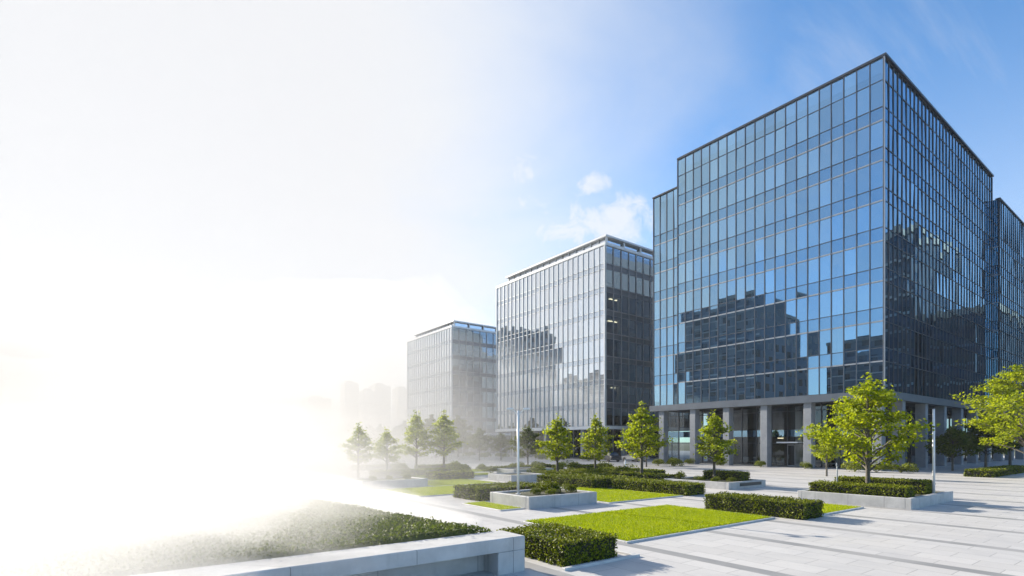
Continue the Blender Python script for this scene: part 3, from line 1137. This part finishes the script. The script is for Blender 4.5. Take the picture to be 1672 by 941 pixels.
hedge('hedge', 'dark hedge at the far left of the second lawn', 23.3, 25.2, 23.2, 28.6, 0, .62, 350, .08)
hedge('hedge', 'dark hedge left of the lamp post planter', 14.1, 18.6, 21.8, 24.2, 0, .62, 400, .08)
lawn('pale lawn fading into white behind the dark hedge', 12.8, 18.4, 25.4, 30.2, 300)

# planter with the second tree
planter('grey planter with a dark slot in its side and a young tree', 29.6, 33.9, 17.95, 22.7, .44, slot=True)
tree('c', 31.9, 20.4, .37, 4.75, 'young round tree in the planter with the dark slot')
hedge('hedge', 'low dark hedge at the back of the slotted planter', 32.4, 33.5, 18.8, 21.6, .37, .55, 350, .08)
for x, y, s, lab in ((30.3, 21.9, .7, 'leafy shrub at the left end of the slotted planter'), (30.6, 19.4, .42, 'low shrub before the tree in the slotted planter'),
                     (31.2, 18.7, .38, 'low shrub at the right end of the slotted planter'), (30.4, 20.6, .42, 'low shrub left of the trunk in the slotted planter')):
    shrub(x, y, .37, s, lab, sx=1.5)

# faded planter on the left
planter('pale granite planter half lost in the white fade', 11.9, 16.3, 31.3, 34.2, .5)
for x, y, s in ((13, 32.6, .4), (14.3, 32.9, .35), (15.4, 32.5, .4)):
    shrub(x, y, .43, s, 'low shrub in the faded granite planter', 'shrubs in the misty planter')
planter('plain grey planter beyond the second lawn', 27.6, 32.2, 37.0, 39.6, .5)
planter('light grey planter behind the faded hedges', 22.6, 25.8, 30.6, 33.6, .5)

# hedges and shrubs of the middle distance
MID = [
    (19.3, 22.8, 35.8, 37.6, .55, 'rounded hedge before the tall faded tree'),
    (16.8, 19.8, 40.8, 42.8, .5, 'pale hedge row deepest in the white fade'),
    (20.5, 25.5, 41.6, 43.2, .5, 'long low hedge under the two tall faded trees'),
    (26.0, 31.0, 30.6, 32.0, .5, 'low hedge at the foot of the tree by the silver office'),
    (27.0, 29.0, 24.5, 29.5, .5, 'dark hedge left of the tree beside the second lawn'),
    (30.6, 32.2, 23.6, 28.4, .55, 'dark hedge around the trunk behind the second lawn'),
    (33.5, 36.0, 27.4, 33.4, .6, 'tall dark hedge before the colonnade shadow'),
    (28.0, 33.0, 33.4, 35.0, .45, 'narrow hedge behind the low hedge by the silver office'),
    (30.0, 36.0, 41.0, 42.4, .55, 'long hedge row on the far grass'),
    (24.0, 29.0, 47.6, 49.0, .55, 'far hedge row below the office blocks'),
    (36.0, 40.0, 37.0, 39.0, .6, 'dark hedge near the gap between the offices'),
    (19.0, 24.0, 52.0, 53.4, .5, 'last pale hedge row in the white fade'),
]
for x0, x1, y0, y1, h, lab in MID:
    hedge('hedge', lab, x0, x1, y0, y1, 0, h, 150, .115, group='low hedges across the plaza')
for a in ((25.6, 28.8, 27.6, 30.4), (26.5, 33, 32.2, 33.3), (19.0, 27.5, 38.0, 41.2), (26.0, 37.0, 43.0, 47.2), (28.3, 35.5, 35.2, 36.9), (16.4, 21.5, 30.6, 35.4)):
    lawn('strip of grass among the low hedges', *a, dens=40, bl=.07)
spots = [(31.6, 31.8), (34.4, 30.0), (33.2, 35.2), (36.5, 33.5), (29.5, 36.2), (31.0, 38.2), (27.5, 40.3), (24.2, 39.6), (35.0, 39.4), (37.6, 40.6),
         (33.4, 44.2), (29.4, 44.8), (26.8, 45.8), (21.4, 46.8), (18.2, 38.6), (38.0, 36.0), (30.0, 29.4), (36.6, 44.6), (22.5, 49.6), (39.0, 43.5)]
for k, (x, y) in enumerate(spots):
    shrub(x, y, .02, rnd.uniform(.75, 1.25), 'rounded shrub among the low hedges in the middle of the plaza', 'rounded shrubs among the low hedges', sx=1.35)

# trees of the plaza
for kind, x, y, z, H, wd, lab in (
        ('b', 31.57, 26.23, 0, 6.1, 1.05, 'tall yellow-green tree before the gap between tower and silver office'),
        ('a', 32.94, 32.43, 0, 5.45, 1.0, 'slim young tree at the near corner of the silver office'),
        ('c', 28.75, 32.59, 0, 5.3, 1.05, 'round young tree before the silver office, right of the lamp post'),
        ('dark', 35.35, 44.85, 0, 4.75, .95, 'shaded tree just right of the lamp post pole'),
        ('b', 24.72, 44.2, 0, 6.1, 1.05, 'tall pointed pale tree, right one of the faded pair'),
        ('a', 23.09, 46.68, 0, 6.1, 1.0, 'tall pointed pale tree, left one of the faded pair'),
        ('c', 19.23, 44.72, 0, 4.3, 1.1, 'smaller pale tree left of the faded pair'),
        ('a', 15.69, 42.27, 0, 4.6, 1.0, 'faint bare-looking tree leftmost in the white fade'),
        ('dark', 48.43, 68.31, 0, 4.4, 1.1, 'small round tree at the far end of the silver office'),
        ('dark', 45.71, 70.32, 0, 5.3, 1.0, 'round tree before the gap between the two farther offices'),
        ('dark', 49.2, 40.2, 0, 4.9, .9, 'dark shaded tree behind the tall yellow-green one'),
        ('c', 48.08, 20.2, 0, 4.7, .8, 'small slim tree behind the big planter, before the columns'),
        ('dark', 39.5, 70.0, 0, 4.6, 1.0, 'pale round tree before the farthest office block'),
):
    tree(kind, x, y, z, H, lab, wide=wd)
tree('big', 56.4, 9.2, 0, 9.3, 'broad leaning-crowned tree cut off at the right edge', wide=1.0)
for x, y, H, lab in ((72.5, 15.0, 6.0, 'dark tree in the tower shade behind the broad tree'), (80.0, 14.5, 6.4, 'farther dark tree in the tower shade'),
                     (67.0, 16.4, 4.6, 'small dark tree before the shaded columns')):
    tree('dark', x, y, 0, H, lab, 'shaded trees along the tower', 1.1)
hedge('hedge', 'long dark hedge in the tower shade under the broad tree', 57.0, 72.0, 11.4, 13.2, 0, .55, 150, .12)
for y in (27.4, 32.3, 37.1, 41.9):
    shrub(TX - .9, y - .1, 0, .95, 'small shrub at the foot of a tower column', 'shrubs at the column feet')
for x, y, s, lab in ((57.5, 21.6, 1.2, 'shrub left of the corner column behind the big trunk'), (58.2, 20.0, 1.1, 'shrub before the corner column behind the big trunk'),
                     (59.4, 18.4, 1.15, 'shrub right of the corner column'), (53.6, 39.6, 1.3, 'spreading shrub under the dark shaded tree'), (52.6, 41.2, 1.1, 'bushy shrub left of the dark shaded tree')):
    shrub(x, y, 0, s, lab, sx=1.4)
for k in range(14):
    t = k / 13
    x, y = 57.5 - 2 * t, 58 + 34 * t
    if k % 2 == 0:
        shrub(x, y, 0, 1.2, 'low shrub along the front of the silver office', 'shrubs along the silver office', sx=1.5)
# far wooded edge of the plaza, trees one by one
far = [(415, 150), (440, 145), (462, 160), (484, 150), (503, 140), (522, 155), (540, 128), (556, 140), (571, 120), (604, 132), (621, 118), (645, 126), (660, 112), (698, 116), (705, 98), (748, 104)]
for k, (px, D) in enumerate(far):
    x, y = gp(px, D)
    tree('far', x, y, 0, rnd.uniform(6.2, 8.6), 'dusky round tree in the faded row closing the plaza', 'trees of the misty row closing the plaza')


# ------------------------------------------------------------------ cars, bollards, lobby chairs
def car(label, x, y, rz, paint):
    root = thing('parked_car', label, 'car', (x, y, 0), 'cars parked beyond the plaza', rz)
    prof = [(-2.2, .28), (-2.25, .62), (-2.1, .86), (-1.55, .92), (1.0, .90), (2.05, .76), (2.25, .55), (2.2, .28)]
    cab = [(-1.75, .92), (-1.25, 1.38), (-.7, 1.48), (.2, 1.45), (1.05, .90)]
    mb = MB()
    for pts, hw0, hw1 in ((prof, .88, .88),):
        i = len(mb.v)
        n = len(pts)
        for s in (-1, 1):
            mb.v += [(p[0], s * (hw0 - (.06 if p[1] > .7 else 0)), p[1]) for p in pts]
        mb.f += [(i + k, i + (k + 1) % n, i + n + (k + 1) % n, i + n + k) for k in range(n)]
        mb.f += [tuple(i + k for k in reversed(range(n))), tuple(i + n + k for k in range(n))]
    mb.obj('body', M[paint], root)
    mb = MB()
    n = len(cab)
    for s in (-1, 1):
        mb.v += [(p[0], s * (.80 if p[1] < 1 else .64), p[1]) for p in cab]
    mb.f += [(k, (k + 1) % n, n + (k + 1) % n, n + k) for k in range(n)] + [tuple(reversed(range(n))), tuple(n + k for k in range(n))]
    mb.obj('windows', M['carglass'], root)
    MB().bevbox(-1.2, .25, -.62, .62, 1.44, 1.5, .02).obj('roof', M[paint], root)
    for wx in (-1.35, 1.38):
        for s in (-1, 1):
            MB().tube([(wx, s * .90, .32), (wx, s * .70, .32)], .32, 14).obj('wheel', M['tyre'], root)
    return root


car('dark car parked in the shade between tower and silver office', 58.6, 55.0, R(75), 'cardark')
car('silver car parked behind the dark one between the offices', 61.5, 52.4, R(80), 'carsilver')
for px, D, p, lab in ((548, 96, 'carwhite', 'pale car leftmost of the parked row in the white fade'), (575, 98, 'carsilver', 'grey car in the parked row behind the faint tree'),
                      (612, 97, 'carwhite', 'white car in the parked row left of the small pale tree'), (700, 98, 'carwhite', 'white car in the parked row before the farthest office'),
                      (668, 97, 'cardark', 'dark car in the parked row behind the faded pair of trees')):
    x, y = gp(px, D)
    car(lab, x, y, R(-36 + rnd.uniform(-6, 6)), p)
for px, D, lab in ((1021, 62, 'small pale bollard on the paving before the car'), (654, 74, 'small grey bollard on the faded paving')):
    x, y = gp(px, D)
    b = thing('bollard', lab, 'bollard', (x, y, 0))
    MB().tube([(0, 0, 0), (0, 0, .75)], [.11, .10], 10).obj('post', M['post'], b)
    MB().tube([(0, 0, .75), (0, 0, .82), (0, 0, .86)], [.12, .12, .06], 10).obj('cap', M['alu'], b)

ch0 = thing('lobby_chair', 'white lounge chair behind the lobby glass', 'chair', (0, 0, 0), 'white chairs in the tower lobby')
MB().bevbox(-.32, .32, -.32, .32, .34, .46, .04).obj('seat', M['chair'], ch0)
MB().bevbox(.24, .34, -.32, .32, .46, .95, .03).obj('backrest', M['chair'], ch0)
for sx in (-.26, .26):
    for sy in (-.26, .26):
        MB().tube([(sx, sy, 0), (sx, sy, .34)], .02, 6).obj('leg', M['alu'], ch0)
k = 0
for y in (25.2, 26.9, 28.0, 32.6, 33.6, 34.4, 36.2, 37.4, 38.2, 40.4, 42.2):
    xx, zz = LXp + 1.1 + (k % 3) * .6, .032
    if k == 0:
        ch0.location, ch0.rotation_euler = (xx, y, zz), (0, 0, R(20))
    else:
        dup(ch0, (xx, y, zz), R(rnd.uniform(-90, 90)), 'white lounge chair behind the lobby glass')
    k += 1

# ------------------------------------------------------------------ air, added for the white fade
def volume(name, mb, dens, aniso, col):
    m, t, o = mat(name + '_air')
    p = t.n('ShaderNodeVolumePrincipled')
    p.inputs['Color'].default_value = rgb(*col)
    p.inputs['Density'].default_value = dens
    p.inputs['Anisotropy'].default_value = aniso
    t.put(o.inputs['Volume'], p.outputs[0])
    return tag(mb.obj(name, m), kind='stuff')


def wedge(pxb, off, stations, ramp):
    """closed bank of mist added for the white fade. Its right edge lies along picture column pxb moved off metres left; the top swells
    from nothing at that edge over ramp metres (plus a share of depth). stations are (depth, top height)"""
    mb = MB()
    prof = [(0, .02), (.12, .22), (.3, .44), (.6, .68), (1, .84), (1.6, .94), (2.2, 1)] + [(-k / 9, 1) for k in range(1, 10)]
    n = len(prof)
    for D, h in stations:
        for fr, hf in prof:
            e = (pxb - 836) / 866 * D - off
            in_ = e - 2.2 * (ramp[0] + ramp[1] * D)
            lat = e - fr * (ramp[0] + ramp[1] * D) if fr >= 0 else in_ + fr * max(12, in_ + 1.02 * D + 8)
            x, y = D * .5952 + lat * .8036, D * .8036 - lat * .5952
            roll = 1 + min(1, D / 120) * (.10 * math.sin(lat * .043 + D * .021) + .07 * math.sin(lat * .097 - D * .05 + 1.3) + .04 * math.sin(lat * .21 + D * .11))
            mb.v += [(x, y, -.6), (x, y, h * hf * roll)]
    m = 2 * n
    for k in range(len(stations) - 1):
        a, b = m * k, m * k + m
        for j in range(0, m - 2, 2):
            mb.f += [(a + j + 1, b + j + 1, b + j + 3, a + j + 3), (a + j, a + j + 2, b + j + 2, b + j)]
        mb.f += [(a, b, b + 1, a + 1), (a + m - 2, a + m - 1, b + m - 1, b + m - 2)]
    e = m * (len(stations) - 1)
    for j in range(0, m - 2, 2):
        mb.f += [(j, j + 1, j + 3, j + 2), (e + j, e + j + 2, e + j + 3, e + j + 1)]
    return mb


FADE_FOG = True  # haze and mist added to imitate a flat white fade on the left
if FADE_FOG:
    volume('haze', MB().box(-260, 620, -60, 900, -1.5, 110), .0002, .3, (.90, .94, 1.0))
    W, B = (.725, .715, .705), (.80, .81, .83)

    def top(D0, D1, lo, rise, full, p, tail=()):
        """stations of a bank whose crest climbs evenly with distance"""
        ds = [D0 + (D1 - D0) * (k / 13) ** 1.6 for k in range(14)]
        return [(D, 2.9 + D * (lo + rise * (D / full) ** p)) for D in ds] + list(tail)

    far = top(7, 190, -.06, .35, 190, .6, ((205, 55), (225, 46), (245, 31), (260, 13)))
    volume('fade_mist', wedge(925, 1.5, far, (1, .10)), .0048, .15, W)
    volume('fade_mist', wedge(835, 1.5, far, (1, .10)), .0050, .15, W)
    volume('fade_mist', wedge(745, 1.0, top(8, 110, -.05, .135, 110, .5), (1, .12)), .018, .15, W)
    volume('fade_mist', wedge(690, 1.0, top(9, 80, -.05, .135, 80, .5), (1, .20)), .032, .15, W)
    volume('fade_mist', wedge(810, .5, [(9.5, 2.2), (20, 2.5)], (9, 0)), .20, .45, B)
    volume('fade_mist', wedge(600, .5, [(5.0, 1.6), (9, 2.1), (20, 2.5)], (5, 0)), .46, .45, B)
